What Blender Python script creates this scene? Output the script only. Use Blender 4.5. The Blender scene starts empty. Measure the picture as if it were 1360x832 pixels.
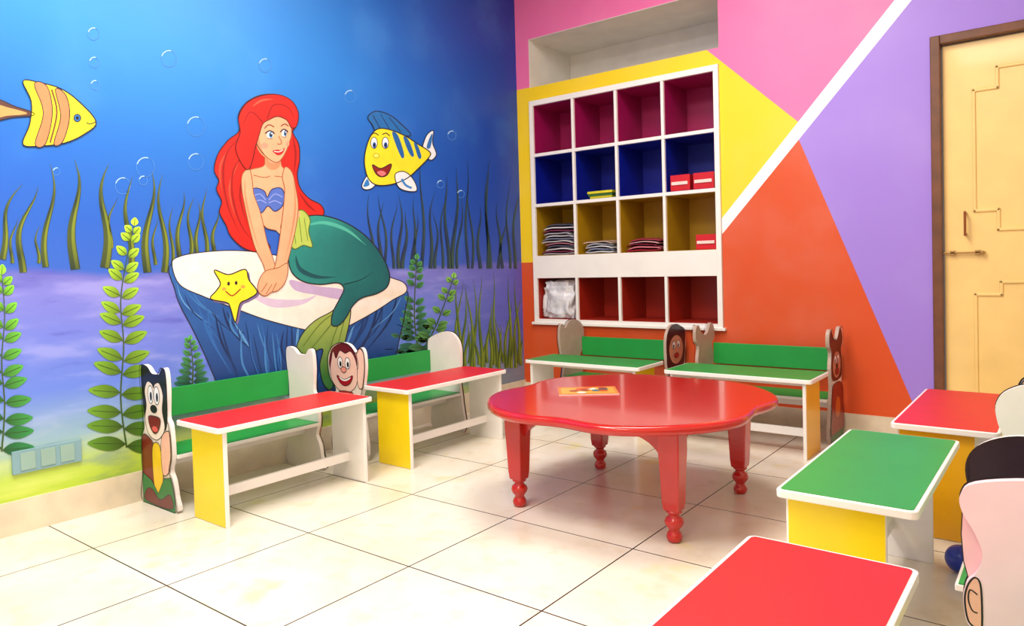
import bpy, bmesh, math, random
from mathutils import Vector, Matrix, noise
from mathutils.geometry import tessellate_polygon
random.seed(4)
scene = bpy.context.scene
scene.view_settings.view_transform = 'Standard'
try: scene.view_settings.look = 'None'
except Exception: pass

# ------------------------------------------------------------------ camera
F_PX = 957.0; PPY = 377.0
YAW = math.radians(37.9); PITCH = math.radians(1.5); ROLL = 0.028
C = Vector((3.60, -4.76, 1.10))
f0 = Vector((-math.sin(YAW), math.cos(YAW), 0)); r0 = Vector((math.cos(YAW), math.sin(YAW), 0)); Z = Vector((0, 0, 1))
fwd = f0*math.cos(PITCH) - Z*math.sin(PITCH)
u0 = Z*math.cos(PITCH) + f0*math.sin(PITCH)
rr = r0*math.cos(ROLL) - u0*math.sin(ROLL)
uu = u0*math.cos(ROLL) + r0*math.sin(ROLL)
cd = bpy.data.cameras.new("camera"); cam = bpy.data.objects.new("camera", cd)
scene.collection.objects.link(cam); scene.camera = cam
cam.matrix_world = Matrix(((rr.x, uu.x, -fwd.x, C.x), (rr.y, uu.y, -fwd.y, C.y), (rr.z, uu.z, -fwd.z, C.z), (0, 0, 0, 1)))
cd.sensor_width = 36; cd.lens = F_PX/1360*36; cd.shift_y = -(416-PPY)/1360; cd.clip_start = 0.05

def ray(px, py):
    return rr*((px-680)/F_PX) + uu*(-(py-PPY)/F_PX) + fwd
def left_wall(px, py):           # survey of the photo -> metres on the mural wall (x = 0)
    d = ray(px, py); t = -C.x/d.x; p = C + d*t
    return p.y, p.z
def back_wall(px, py):           # survey of the photo -> metres on the back wall (y = 0)
    d = ray(px, py); t = -C.y/d.y; p = C + d*t
    return p.x, p.z

# ------------------------------------------------------------------ materials
def hx(h):
    h = h.lstrip('#'); o = []
    for i in (0, 2, 4):
        c = int(h[i:i+2], 16)/255
        o.append(c/12.92 if c <= .04045 else ((c+.055)/1.055)**2.4)
    return (o[0], o[1], o[2], 1)
MATS = {}
def mat(name, h, rough=.5, coat=0, var=.06, scale=6, metal=0, bump=0):
    if name in MATS: return MATS[name]
    m = bpy.data.materials.new(name); m.use_nodes = True; nt = m.node_tree; N = nt.nodes; L = nt.links
    b = N['Principled BSDF']; c = hx(h)
    tc = N.new('ShaderNodeTexCoord'); nz = N.new('ShaderNodeTexNoise'); nz.inputs['Scale'].default_value = scale; nz.inputs['Detail'].default_value = 5
    L.new(tc.outputs['Object'], nz.inputs['Vector'])
    rp = N.new('ShaderNodeValToRGB'); rp.color_ramp.elements[0].position = .3; rp.color_ramp.elements[1].position = .7
    rp.color_ramp.elements[0].color = (c[0]*(1-var), c[1]*(1-var), c[2]*(1-var), 1)
    rp.color_ramp.elements[1].color = tuple(min(1, v*(1+var)) for v in c[:3]) + (1,)
    L.new(nz.outputs['Fac'], rp.inputs['Fac']); L.new(rp.outputs['Color'], b.inputs['Base Color'])
    b.inputs['Roughness'].default_value = rough; b.inputs['Coat Weight'].default_value = coat; b.inputs['Coat Roughness'].default_value = .08
    b.inputs['Metallic'].default_value = metal
    if bump:
        bp = N.new('ShaderNodeBump'); bp.inputs['Strength'].default_value = bump; bp.inputs['Distance'].default_value = .01
        L.new(nz.outputs['Fac'], bp.inputs['Height']); L.new(bp.outputs['Normal'], b.inputs['Normal'])
    MATS[name] = m; return m
def paint_mat(name, rough=.55):
    m = bpy.data.materials.new(name); m.use_nodes = True; nt = m.node_tree; N = nt.nodes; L = nt.links
    b = N['Principled BSDF']; a = N.new('ShaderNodeAttribute'); a.attribute_name = 'Col'
    nz = N.new('ShaderNodeTexNoise'); nz.inputs['Scale'].default_value = 14; nz.inputs['Detail'].default_value = 4
    g = N.new('ShaderNodeNewGeometry'); L.new(g.outputs['Position'], nz.inputs['Vector'])
    mr = N.new('ShaderNodeMapRange'); mr.inputs['To Min'].default_value = .85; mr.inputs['To Max'].default_value = 1.13
    L.new(nz.outputs['Fac'], mr.inputs['Value'])
    vm = N.new('ShaderNodeVectorMath'); vm.operation = 'SCALE'
    L.new(a.outputs['Color'], vm.inputs[0]); L.new(mr.outputs['Result'], vm.inputs['Scale']); L.new(vm.outputs[0], b.inputs['Base Color'])
    b.inputs['Roughness'].default_value = rough
    return m
M_PAINT = paint_mat('mural_paint', .5)
M_GLOSSPAINT = paint_mat('enamel_paint', .3)
M_WHITE = mat('white_enamel', '#f4f0ec', .35, .2, .03)
M_CREAM = mat('cream_wall', '#e8dcc8', .7)
M_CEIL = mat('ceiling_white', '#f2efe8', .8)

# ------------------------------------------------------------------ mesh helpers
def link(o, parent=None):
    scene.collection.objects.link(o)
    if parent is not None: o.parent = parent
    return o
def empty(name, loc=(0, 0, 0), rot=0):
    e = bpy.data.objects.new(name, None); e.empty_display_size = .2
    e.location = loc; e.rotation_euler = (0, 0, rot); return link(e)
def mesh(name, verts, faces, m, parent=None, smooth=False, mats=None, idx=None):
    me = bpy.data.meshes.new(name); me.from_pydata([tuple(v) for v in verts], [], faces)
    for mm in (mats or [m]): me.materials.append(mm)
    if idx:
        for p, i in zip(me.polygons, idx): p.material_index = i
    bm = bmesh.new(); bm.from_mesh(me); bmesh.ops.recalc_face_normals(bm, faces=bm.faces); bm.to_mesh(me); bm.free()
    if smooth:
        for p in me.polygons: p.use_smooth = True
    me.update(); return link(bpy.data.objects.new(name, me), parent)
BF = [(0, 1, 3, 2), (4, 6, 7, 5), (0, 4, 5, 1), (2, 3, 7, 6), (0, 2, 6, 4), (1, 5, 7, 3)]
def boxv(lo, hi): return [(x, y, z) for x in (lo[0], hi[0]) for y in (lo[1], hi[1]) for z in (lo[2], hi[2])]
def boxes(name, lst, m, parent=None, bevel=0):
    V = []; Fs = []
    for lo, hi in lst:
        b = len(V); V += boxv(lo, hi); Fs += [tuple(b+i for i in f) for f in BF]
    o = mesh(name, V, Fs, m, parent)
    if bevel:
        md = o.modifiers.new('bevel', 'BEVEL'); md.width = bevel; md.segments = 2; md.limit_method = 'ANGLE'
    return o
def prism(name, pts, mapf, m, parent=None, bevel=0, mats=None, capidx=None):
    n = len(pts); V = [mapf(u, v, 0) for u, v in pts] + [mapf(u, v, 1) for u, v in pts]
    Fs = [tuple(range(n)), tuple(range(2*n-1, n-1, -1))] + [(i, (i+1) % n, n+(i+1) % n, n+i) for i in range(n)]
    idx = None
    if capidx: idx = [capidx[0], capidx[1]] + [capidx[2]]*n
    o = mesh(name, V, Fs, m, parent, mats=mats, idx=idx)
    if bevel:
        md = o.modifiers.new('bevel', 'BEVEL'); md.width = bevel; md.segments = 2; md.limit_method = 'ANGLE'; md.angle_limit = math.radians(50)
    return o
def lathe(name, prof, m, parent, loc=(0, 0, 0), n=24):
    V = []; Fs = []
    for z, r in prof:
        for i in range(n):
            a = 2*math.pi*i/n; V.append((loc[0]+r*math.cos(a), loc[1]+r*math.sin(a), loc[2]+z))
    for k in range(len(prof)-1):
        for i in range(n):
            Fs.append((k*n+i, k*n+(i+1) % n, (k+1)*n+(i+1) % n, (k+1)*n+i))
    Fs.append(tuple(range(n))); Fs.append(tuple(range((len(prof)-1)*n, len(prof)*n)))
    return mesh(name, V, Fs, m, parent, smooth=True)
def cr(pts, closed=True, sub=5):
    n = len(pts); out = []
    rng = range(n) if closed else range(n-1)
    for i in rng:
        if closed: p = [pts[(i+k) % n] for k in (-1, 0, 1, 2)]
        else: p = [pts[max(0, i-1)], pts[i], pts[i+1], pts[min(n-1, i+2)]]
        for s in range(sub):
            t = s/sub
            out.append(tuple(.5*((2*p[1][k]) + (-p[0][k]+p[2][k])*t + (2*p[0][k]-5*p[1][k]+4*p[2][k]-p[3][k])*t*t + (-p[0][k]+3*p[1][k]-3*p[2][k]+p[3][k])*t**3) for k in (0, 1)))
    if not closed: out.append(tuple(pts[-1]))
    return out
def ell(cx, cy, rx, ry, n=20, rot=0):
    return [(cx+rx*math.cos(a)*math.cos(rot)-ry*math.sin(a)*math.sin(rot), cy+rx*math.cos(a)*math.sin(rot)+ry*math.sin(a)*math.cos(rot)) for a in [2*math.pi*i/n for i in range(n)]]
def lerp(a, b, t): return tuple(a[k]+(b[k]-a[k])*t for k in range(4))

class Paint:
    def __init__(s, fn, asp=1.0): s.fn = fn; s.V = []; s.F = []; s.K = []; s.asp = asp
    def poly(s, pts, col, lay, smooth=True, line=None, lw=1.2):
        p = cr(pts) if smooth else list(pts)
        b = len(s.V); s.V += [s.fn(x, y, lay) for x, y in p]
        cf = (lambda x, y: col(x, y)) if callable(col) else (lambda x, y, c=hx(col): c)
        s.K += [cf(x, y) for x, y in p]
        for t in tessellate_polygon([[Vector((x, y, 0)) for x, y in p]]): s.F.append(tuple(b+i for i in t))
        if line: s.stroke(p, lw, line, lay+.5, closed=True, smooth=False)
    def stroke(s, pts, w, col, lay, closed=False, smooth=True, taper=None):
        p = cr(pts, closed) if smooth else list(pts)
        if closed: p = p+[p[0]]
        n = len(p); b = len(s.V); asp = s.asp
        for i in range(n):
            if closed: q0 = p[(i-1) % (n-1)]; q1 = p[(i+1) % (n-1)]
            else: q0 = p[max(0, i-1)]; q1 = p[min(n-1, i+1)]
            dx = (q1[0]-q0[0])*asp; dy = q1[1]-q0[1]; l = math.hypot(dx, dy) or 1
            t = i/(n-1); ww = w*(taper(t) if taper else 1)/2
            c = col(t) if callable(col) else hx(col)
            for sg in (-1, 1):
                s.V.append(s.fn(p[i][0]-sg*dy/l*ww/asp, p[i][1]+sg*dx/l*ww, lay)); s.K.append(c)
        for i in range(n-1): s.F.append((b+2*i, b+2*i+1, b+2*i+3, b+2*i+2))
    def build(s, name, parent, m):
        me = bpy.data.meshes.new(name); me.from_pydata([tuple(v) for v in s.V], [], s.F)
        ca = me.color_attributes.new(name='Col', type='FLOAT_COLOR', domain='POINT')
        flat = []
        for c in s.K: flat += list(c)
        ca.data.foreach_set('color', flat)
        me.materials.append(m); me.update()
        return link(bpy.data.objects.new(name, me), parent)

# ------------------------------------------------------------------ room shell
W = 4.35; FRONT = -6.3; H = 3.55
class G:
    def __init__(s, name):
        s.m = bpy.data.materials.new(name); s.m.use_nodes = True; s.nt = s.m.node_tree; s.N = s.nt.nodes; s.L = s.nt.links; s.b = s.N['Principled BSDF']
        g = s.N.new('ShaderNodeNewGeometry'); s.pos = g.outputs['Position']
        sp = s.N.new('ShaderNodeSeparateXYZ'); s.L.new(s.pos, sp.inputs[0]); s.x, s.y, s.z = sp.outputs
    def put(s, sock, v):
        if hasattr(v, 'is_output'): s.L.new(v, sock)
        else: sock.default_value = v
    def math(s, op, a, b=0.0, c=0.0):
        n = s.N.new('ShaderNodeMath'); n.operation = op; s.put(n.inputs[0], a); s.put(n.inputs[1], b); s.put(n.inputs[2], c); return n.outputs[0]
    def mix(s, f, a, b):
        n = s.N.new('ShaderNodeMix'); n.data_type = 'RGBA'; s.put(n.inputs[0], f); s.put(n.inputs[6], a); s.put(n.inputs[7], b); return n.outputs[2]
    def noise(s, scale, detail=4, vec=None):
        n = s.N.new('ShaderNodeTexNoise'); n.inputs['Scale'].default_value = scale; n.inputs['Detail'].default_value = detail; s.L.new(vec or s.pos, n.inputs['Vector']); return n.outputs['Fac']
    def ramp(s, v, stops, lo, hi):
        mr = s.N.new('ShaderNodeMapRange'); s.put(mr.inputs['Value'], v); mr.inputs['From Min'].default_value = lo; mr.inputs['From Max'].default_value = hi
        r = s.N.new('ShaderNodeValToRGB'); s.L.new(mr.outputs[0], r.inputs[0]); e = r.color_ramp.elements
        while len(e) < len(stops): e.new(.5)
        for el, (p, c) in zip(e, stops): el.position = (p-lo)/(hi-lo); el.color = c if isinstance(c, tuple) else hx(c)
        return r.outputs[0]
    def smooth(s, v, lo, hi):
        mr = s.N.new('ShaderNodeMapRange'); mr.interpolation_type = 'SMOOTHSTEP'; s.put(mr.inputs['Value'], v); mr.inputs['From Min'].default_value = lo; mr.inputs['From Max'].default_value = hi
        return mr.outputs[0]
    def step(s, v, edge=0.0): return s.math('GREATER_THAN', v, edge)

# floor
g = G('floor_tiles'); T = .6
fx = g.math('ABSOLUTE', g.math('SUBTRACT', g.math('FRACT', g.math('DIVIDE', g.math('ADD', g.x, 60-1.665+.3), T)), .5))
fy = g.math('ABSOLUTE', g.math('SUBTRACT', g.math('FRACT', g.math('DIVIDE', g.math('ADD', g.y, 60+2.94+.3), T)), .5))
grout = g.math('LESS_THAN', g.math('MINIMUM', fx, fy), .0048)
n1 = g.noise(2.2, 6); n2 = g.noise(9, 5)
base = g.mix(g.smooth(n1, .35, .7), hx('#ebe5d8'), hx('#e2d8c2'))
base = g.mix(g.math('MULTIPLY', g.smooth(n2, .5, .72), .35), base, hx('#cdbb98'))
n3 = g.noise(3.1, 3)
base = g.mix(g.math('MULTIPLY', g.smooth(n3, .62, .74), .45), base, hx('#e0d060'))
col = g.mix(grout, base, hx('#2c2518')); g.L.new(col, g.b.inputs['Base Color'])
g.L.new(g.math('ADD', g.math('MULTIPLY', n2, .15), .14), g.b.inputs['Roughness'])
boxes('floor', [((-.2, FRONT-.1, -.1), (W+.1, .75, 0))], g.m)
boxes('ceiling', [((-.1, FRONT-.1, H), (W+.1, .75, H+.1))], M_CEIL)
boxes('wall_right', [((W, FRONT, 0), (W+.1, .1, H))], M_CREAM)
boxes('wall_front', [((0, FRONT-.1, 0), (W, FRONT, H))], M_CREAM)

# mural wall (painted sea)
g = G('mural_background')
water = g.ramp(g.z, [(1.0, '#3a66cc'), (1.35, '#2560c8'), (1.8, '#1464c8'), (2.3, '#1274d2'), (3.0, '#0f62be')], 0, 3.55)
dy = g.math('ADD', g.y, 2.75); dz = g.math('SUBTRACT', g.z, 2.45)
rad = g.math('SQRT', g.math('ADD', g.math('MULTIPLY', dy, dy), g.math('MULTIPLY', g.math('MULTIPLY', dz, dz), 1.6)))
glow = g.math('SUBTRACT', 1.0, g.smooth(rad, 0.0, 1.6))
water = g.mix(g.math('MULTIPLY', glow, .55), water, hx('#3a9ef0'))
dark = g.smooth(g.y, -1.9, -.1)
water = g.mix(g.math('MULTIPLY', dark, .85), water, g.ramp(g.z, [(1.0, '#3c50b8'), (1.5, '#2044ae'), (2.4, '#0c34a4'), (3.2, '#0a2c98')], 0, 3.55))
nn = g.noise(1.6, 5)
water = g.mix(g.math('MULTIPLY', g.smooth(nn, .5, .75), .2), water, hx('#5aa6f0'))
vs = g.N.new('ShaderNodeVectorMath'); vs.operation = 'MULTIPLY'; vs.inputs[1].default_value = (1, 1.2, 5); g.L.new(g.pos, vs.inputs[0])
ns = g.noise(2.2, 6, vs.outputs[0])
sand = g.ramp(g.z, [(.12, '#b0d030'), (.24, '#bcd658'), (.38, '#90b4c8'), (.6, '#6484e6'), (.85, '#7080e0'), (1.05, '#7a7ed8'), (1.12, '#6c70c8')], 0, 1.3)
sand = g.mix(g.math('MULTIPLY', g.smooth(ns, .48, .68), .5), sand, g.ramp(g.z, [(.12, '#e4ec70'), (.3, '#cfe08a'), (.5, '#a0b2f4'), (1.0, '#a6a6ee')], 0, 1.3))
sand = g.mix(g.math('MULTIPLY', g.smooth(g.math('SUBTRACT', 1.0, ns), .56, .7), .6), sand, g.ramp(g.z, [(.12, '#86a83a'), (.35, '#6c8cc0'), (.6, '#465eca'), (1.0, '#5654be')], 0, 1.3))
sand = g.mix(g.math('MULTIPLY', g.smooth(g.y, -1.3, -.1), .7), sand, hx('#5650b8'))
zed = g.math('ADD', g.z, g.math('MULTIPLY', g.math('SUBTRACT', g.noise(1.5, 2), .5), .16))
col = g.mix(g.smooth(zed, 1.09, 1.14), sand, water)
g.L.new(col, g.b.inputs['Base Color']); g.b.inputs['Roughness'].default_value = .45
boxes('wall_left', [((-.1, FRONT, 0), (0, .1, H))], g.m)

# back wall colours
g = G('geometric_wall_paint')
def line(pa, pb):
    (xa, za), (xb, zb) = pa, pb
    nx = -(zb-za); nz = xb-xa
    return g.math('ADD', g.math('ADD', g.math('MULTIPLY', g.x, nx), g.math('MULTIPLY', g.z, nz)), -(nx*xa+nz*za))
BW = back_wall
PURP, PINK, YEL, ORG, WHT = hx('#9f80e2'), hx('#f274ae'), hx('#f8d410'), hx('#d64e16'), hx('#faf4fa')
l1 = line(BW(965, 304), BW(1211, 0)); l2 = line(BW(962, 286), BW(1188, 0)); l3 = line(BW(1212, 535), BW(1062, 188))
col = g.mix(g.step(l3), PURP, ORG)
above = g.step(g.z, 1.115)
col = g.mix(g.math('MULTIPLY', g.step(l1), above), col, WHT)
yz = g.math('MULTIPLY', g.step(l2), above)
p2 = line(BW(952, 77), BW(1060, 162))
pk = g.math('MAXIMUM', g.step(p2), g.step(g.z, 2.535))
col = g.mix(yz, col, g.mix(pk, YEL, PINK))
col = g.mix(g.math('MULTIPLY', g.smooth(g.noise(2, 3), .4, .8), .05), col, hx('#ffffff'))
g.L.new(col, g.b.inputs['Base Color']); g.b.inputs['Roughness'].default_value = .5
M_BACK = g.m
SX0, SX1 = .13, 1.72; SZ0, SZ1 = .61, 2.42; NZ0, NZ1 = 2.53, 2.92; DX0, DX1, DZ = 2.965, 3.98, 2.33
wb = boxes('wall_back', [((-.1, 0, 0), (SX0, .12, H)), ((SX0, 0, 0), (SX1, .12, SZ0)), ((SX0, 0, SZ1), (SX1, .12, NZ0)), ((SX0, 0, NZ1), (SX1, .12, H)),
      ((SX1, 0, 0), (DX0, .12, H)), ((DX0, 0, DZ), (DX1, .12, H)), ((DX1, 0, 0), (W+.1, .12, H))], M_BACK)
nd = .62
boxes('niche_lining', [((SX0-.02, .12, NZ0-.03), (SX1+.02, nd, NZ0)), ((SX0-.02, .12, NZ1), (SX1+.02, nd, NZ1+.03)), ((SX0-.03, .12, NZ0), (SX0, nd, NZ1)),
      ((SX1, .12, NZ0), (SX1+.03, nd, NZ1)), ((SX0-.03, nd, NZ0-.03), (SX1+.03, nd+.03, NZ1+.03)),
      ((SX0, .0, NZ1-.004), (SX1, .13, NZ1)), ((SX0, .002, NZ0), (SX0+.004, .13, NZ1))], mat('niche_plaster', '#e2ded8', .8), wb)
M_SKIRT = mat('skirting_marble', '#dccfb8', .35, 0, .1, 9)
boxes('baseboard_left', [((0, FRONT, 0), (.012, 0, .145))], M_SKIRT)
boxes('baseboard_back', [((.012, -.012, 0), (DX0, 0, .125)), ((DX1, -.012, 0), (W, 0, .125))], M_SKIRT)

# door
door = empty('door_1', (0, 0, 0))
M_FRAME = mat('door_frame_wood', '#6b3d22', .4, .2, .25, 12)
M_DOOR = mat('door_cream_paint', '#f6d284', .28, .4, .05)
boxes('frame', [((DX0, -.015, 0), (DX0+.05, .12, DZ)), ((DX1-.05, -.015, 0), (DX1, .12, DZ)), ((DX0+.05, -.015, DZ-.05), (DX1-.05, .12, DZ))], M_FRAME, door, .005)
boxes('leaf', [((DX0+.055, .035, .01), (DX1-.055, .075, DZ-.055))], M_DOOR, door, .004)
def molding(name, pts):
    V = []; Fs = []; n = len(pts); w = .009
    for i in range(n):
        a = pts[i]; b = pts[(i+1) % n]
        lo = (min(a[0], b[0])-w, .026, min(a[1], b[1])-w); hi = (max(a[0], b[0])+w, .037, max(a[1], b[1])+w)
        k = len(V); V += boxv(lo, hi); Fs += [tuple(k+j for j in f) for f in BF]
    o = mesh(name, V, Fs, M_DOOR, door); md = o.modifiers.new('b', 'BEVEL'); md.width = .006; md.segments = 2
def stepped(x0, x1, z0, z1, s, t):
    return [(x0, z0+s), (x0+t, z0+s), (x0+t, z0), (x1-t, z0), (x1-t, z0+s), (x1, z0+s), (x1, z1-s), (x1-t, z1-s), (x1-t, z1), (x0+t, z1), (x0+t, z1-s), (x0, z1-s)]
molding('panel_upper', stepped(3.17, 3.76, 1.22, 2.11, .11, .11))
molding('panel_lower', stepped(3.17, 3.76, .2, .93, .07, .12))
boxes('pull_handle', [((3.12, -.015, 1.19), (3.132, -.003, 1.33)), ((3.12, -.01, 1.195), (3.132, .036, 1.207)), ((3.12, -.01, 1.313), (3.132, .036, 1.325))], mat('bronze', '#8a4c28', .35, 0, .1, 8, .6), door, .003)
boxes('latch', [((2.99, .012, 1.092), (3.22, .024, 1.102)), ((3.05, .012, 1.084), (3.075, .036, 1.11)), ((3.17, .012, 1.084), (3.195, .036, 1.11)), ((3.2, .003, 1.08), (3.21, .024, 1.106))], mat('brass', '#a8824c', .35, 0, .1, 8, .5), door, .002)

# ------------------------------------------------------------------ mural
mural = empty('undersea_mural', (.001, -2, 1.5))
MO = Vector((.001, -2, 1.5))
def mfn(px, py, lay):
    y, z = left_wall(px, py); return (.0002+.0005*lay, min(y, -.02)-MO.y, z-MO.z)
P = Paint(mfn)
OUT = '#1c1a2a'
def weed(x, yb, yt, amp, w, c0='#142e28', c1='#7c8c28', ph=0, lean=0, lay=1):
    pts = []
    for i in range(9):
        t = i/8; pts.append((x+amp*math.sin(ph+t*6.0)*(.4+.6*t)+lean*t*t, yb+(yt-yb)*t))
    a, b = hx(c0), hx(c1)
    tp = lambda t: max(.05, 1-t**1.6)
    P.stroke(pts, w, lambda t: lerp(a, b, .05+.25*abs(math.sin(t*5+ph))), lay, taper=tp)
    P.stroke([(p[0]+w*.2*tp(i/8), p[1]) for i, p in enumerate(pts)], w*.38, lambda t: lerp(a, b, .3+.7*abs(math.sin(t*4+ph))), lay+.3, taper=tp)
for (x, yb, yt, am, w, ph, ln) in [(2, 345, 245, 7, 9, .5, 26), (28, 362, 248, 9, 10, 2.2, 14), (62, 355, 218, 8, 9, 3.6, 6), (100, 358, 213, 9, 13, 3.1, -4), (138, 356, 218, 9, 13, .3, 6), (146, 330, 262, 5, 5, 1.5, 6),
        (172, 350, 235, 7, 9, 1.2, -2), (196, 362, 228, 7, 11, 3.2, 4), (217, 362, 232, 7, 9, .4, -2), (238, 345, 254, 5, 7, 2.8, 3), (252, 340, 262, 5, 6, .9, 3), (262, 338, 268, 4, 6, 3.3, 0), (273, 336, 250, 5, 6, 1.4, -3),
        (284, 336, 280, 4, 6, 2.6, 3), (228, 352, 275, 4, 5, .7, 0), (205, 352, 290, 4, 5, 2, 0), (15, 350, 290, 4, 5, 2, 5), (50, 350, 300, 4, 5, 1, 0)]:
    weed(x, yb, yt, am, w, ph=ph, lean=ln)
for i in range(24):
    x = 496+i*8.2+random.uniform(-3, 3); yt = random.choice([215, 240, 262, 285, 300])+random.uniform(-10, 10)
    if 540 < x < 560 and yt < 262: yt = 262
    if x < 560: yt = max(yt, 258)
    weed(x, 357, yt, 4, random.uniform(3.5, 6), '#14285a', '#3c5a44', random.uniform(0, 6), random.uniform(-6, 8))
for i in range(22):
    x = 606+i*4.1; weed(x, 486+random.uniform(-6, 4), random.choice([365, 385, 400, 425])+random.uniform(-8, 8), 3, 4.6, '#2a5428', '#8ea034', random.uniform(0, 6), random.uniform(-8, 8), 1+(i % 3)*.4)
for (x, y, r) in [(124, 45, 8), (126, 113, 6), (125, 83, 7), (224, 78, 11), (260, 168, 13), (193, 222, 13), (260, 215, 11), (163, 247, 11), (352, 87, 9), (465, 128, 8),
        (600, 180, 6), (75, 228, 5), (612, 258, 5), (585, 245, 5), (190, 240, 6)]:
    P.stroke(ell(x, y, r*.92, r), .9, '#4688d8', 1, closed=True, smooth=False)
    P.stroke(ell(x, y, r*.9, r*.97)[11:17], 1.5, '#9ccaf4', 1.4, smooth=False)
def leaf(b, tip, w, c0, c1, lay):
    dx, dy = tip[0]-b[0], tip[1]-b[1]; l = math.hypot(dx, dy) or 1; nx, ny = -dy/l, dx/l
    pr = [(0, .1), (.2, .75), (.45, 1), (.75, .7), (1, 0)]
    up = [(b[0]+dx*t+nx*w*k/2, b[1]+dy*t+ny*w*k/2) for t, k in pr]; dn = [(b[0]+dx*t-nx*w*k/2, b[1]+dy*t-ny*w*k/2) for t, k in reversed(pr[:-1])]
    a, c = hx(c0), hx(c1)
    P.poly(up+dn, lambda x, y: lerp(a, c, min(1, max(0, ((x-b[0])*dx+(y-b[1])*dy)/(l*l)))), lay)
    P.stroke([b, (b[0]+dx*.85, b[1]+dy*.85)], .9, '#2c4a1c', lay+.4, smooth=False)
def fern(stem, n, l0, l1, w0, w1, cb, ct, lay, droop=.15):
    s = cr(stem, False, 8); m = len(s); P.stroke(stem, 2.4, '#3c5a20', lay, taper=lambda t: 1-.6*t)
    for k in range(n):
        t = (k+.5)/n; p = s[int(t*(m-1))]; L = l0+(l1-l0)*t; Wd = w0+(w1-w0)*t
        c0 = '#%02x%02x%02x' % tuple(int(.8*(cb[i]+(ct[i]-cb[i])*t)) for i in range(3)); c1 = '#%02x%02x%02x' % tuple(int(min(255, 1.25*(cb[i]+(ct[i]-cb[i])*t)+12)) for i in range(3))
        for sg in (-1, 1):
            an = math.radians(8+38*t+random.uniform(-6, 6))
            dp = droop*(1-t)*L
            q = (p[0]+sg*1.5, p[1]+(3 if sg > 0 else 0)); leaf(q, (q[0]+sg*L*math.cos(an), q[1]-L*math.sin(an)+dp), Wd, c0, c1, lay+.6+(k % 2)*.5)
    leaf(s[-1], (s[-1][0]+1, s[-1][1]-l1), w1, c1, c1, lay+1)
fern([(168, 595), (160, 530), (164, 460), (160, 400), (168, 345), (178, 300)], 15, 52, 11, 20, 10, (62, 104, 18), (160, 200, 44), 2)
fern([(2, 600), (6, 540), (2, 480), (6, 420), (2, 365)], 12, 44, 14, 18, 11, (18, 98, 52), (116, 186, 38), 2)
fern([(255, 512), (256, 485), (252, 452)], 8, 24, 7, 10, 6, (20, 80, 70), (70, 150, 70), 2)
fern([(556, 470), (550, 420), (553, 345)], 14, 27, 8, 10, 7, (20, 74, 66), (60, 130, 70), 2)
fern([(560, 468), (580, 430), (602, 370)], 10, 22, 8, 11, 7, (40, 90, 60), (110, 170, 60), 2.5)
fern([(520, 470), (535, 440), (540, 425)], 4, 14, 8, 7, 5, (20, 74, 66), (60, 130, 70), 2)
# striped fish
P.poly([(-25, 128), (0, 133), (18, 141), (42, 149), (42, 154), (18, 156), (0, 160), (-25, 168)], '#5a3630', 6, line=OUT)
P.poly([(-6, 140), (10, 143), (36, 151), (10, 154), (-6, 156)], '#c49a5c', 7)
P.poly([(30, 108), (52, 110), (80, 118), (104, 135), (127, 162), (112, 178), (86, 190), (55, 194), (30, 192), (39, 165), (41, 135)], '#f4e428', 6.5, line=OUT, lw=1.6)
P.poly([(45, 112), (62, 115), (69, 150), (60, 191), (46, 191), (57, 150)], '#e88658', 7.2, line=OUT)
P.poly([(73, 119), (87, 127), (92, 155), (83, 188), (71, 191), (80, 155)], '#e88658', 7.2, line=OUT)
P.stroke([(68, 119), (75, 150), (66, 190)], 2.4, '#7a4a28', 7.4)
P.poly(ell(102, 157, 4.5, 5), '#2a70c0', 8, False, line=OUT); P.poly(ell(102, 157, 2, 2.4), '#101018', 9, False)
P.stroke([(127, 162), (119, 165), (114, 163)], 1.2, OUT, 8)
# blue-yellow fish
P.poly([(488, 156), (498, 148), (515, 152), (530, 163), (545, 180), (520, 178), (500, 176), (494, 166)], '#1c6cb4', 6, line=OUT)
for q in [[(495, 154), (505, 172)], [(505, 152), (518, 174)], [(516, 156), (532, 176)]]: P.stroke(q, 1.2, '#0e3c74', 6.8)
P.poly([(560, 198), (566, 180), (575, 174), (574, 190), (579, 205), (572, 213), (563, 206)], '#e8f0f8', 6, line=OUT)
P.poly([(566, 196), (570, 183), (574, 178), (571, 196)], '#2a70b8', 6.8)
P.poly([(489, 232), (480, 246), (484, 252), (494, 250), (500, 240)], '#e8f0f8', 6, line=OUT)
P.poly([(487, 238), (482, 248), (490, 246)], '#2a80c8', 6.8)
P.poly([(524, 232), (528, 248), (540, 254), (553, 253), (548, 238), (536, 228)], '#e8f0f8', 7.4, line=OUT)
P.stroke([(533, 238), (538, 246), (546, 250)], 3, '#3a88d0', 8)
P.poly([(484, 205), (484, 222), (489, 238), (500, 246), (520, 245), (540, 237), (555, 224), (570, 208), (569, 201), (555, 192), (536, 180), (515, 172), (500, 172), (490, 184)], '#f4e22a', 7, line=OUT, lw=1.4)
for q in [[(520, 176), (528, 180), (536, 205), (533, 210), (526, 195)], [(535, 182), (542, 186), (549, 205), (546, 208), (540, 198)], [(549, 190), (554, 193), (559, 208), (555, 210)]]: P.poly(q, '#1c64ac', 7.8)
for cx in (496, 511):
    P.poly(ell(cx, 190, 4.4, 7.5), '#fdfdfd', 8.2, False, line=OUT, lw=.9); P.poly(ell(cx+.4, 193, 2.4, 4), '#1a5ab0', 9, False); P.poly(ell(cx+.4, 193, 1.3, 2), '#0a0a10', 9.5, False)
P.stroke([(491, 180), (497, 177), (502, 180)], 1.2, OUT, 9); P.stroke([(507, 179), (512, 177), (517, 181)], 1.2, OUT, 9)
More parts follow.
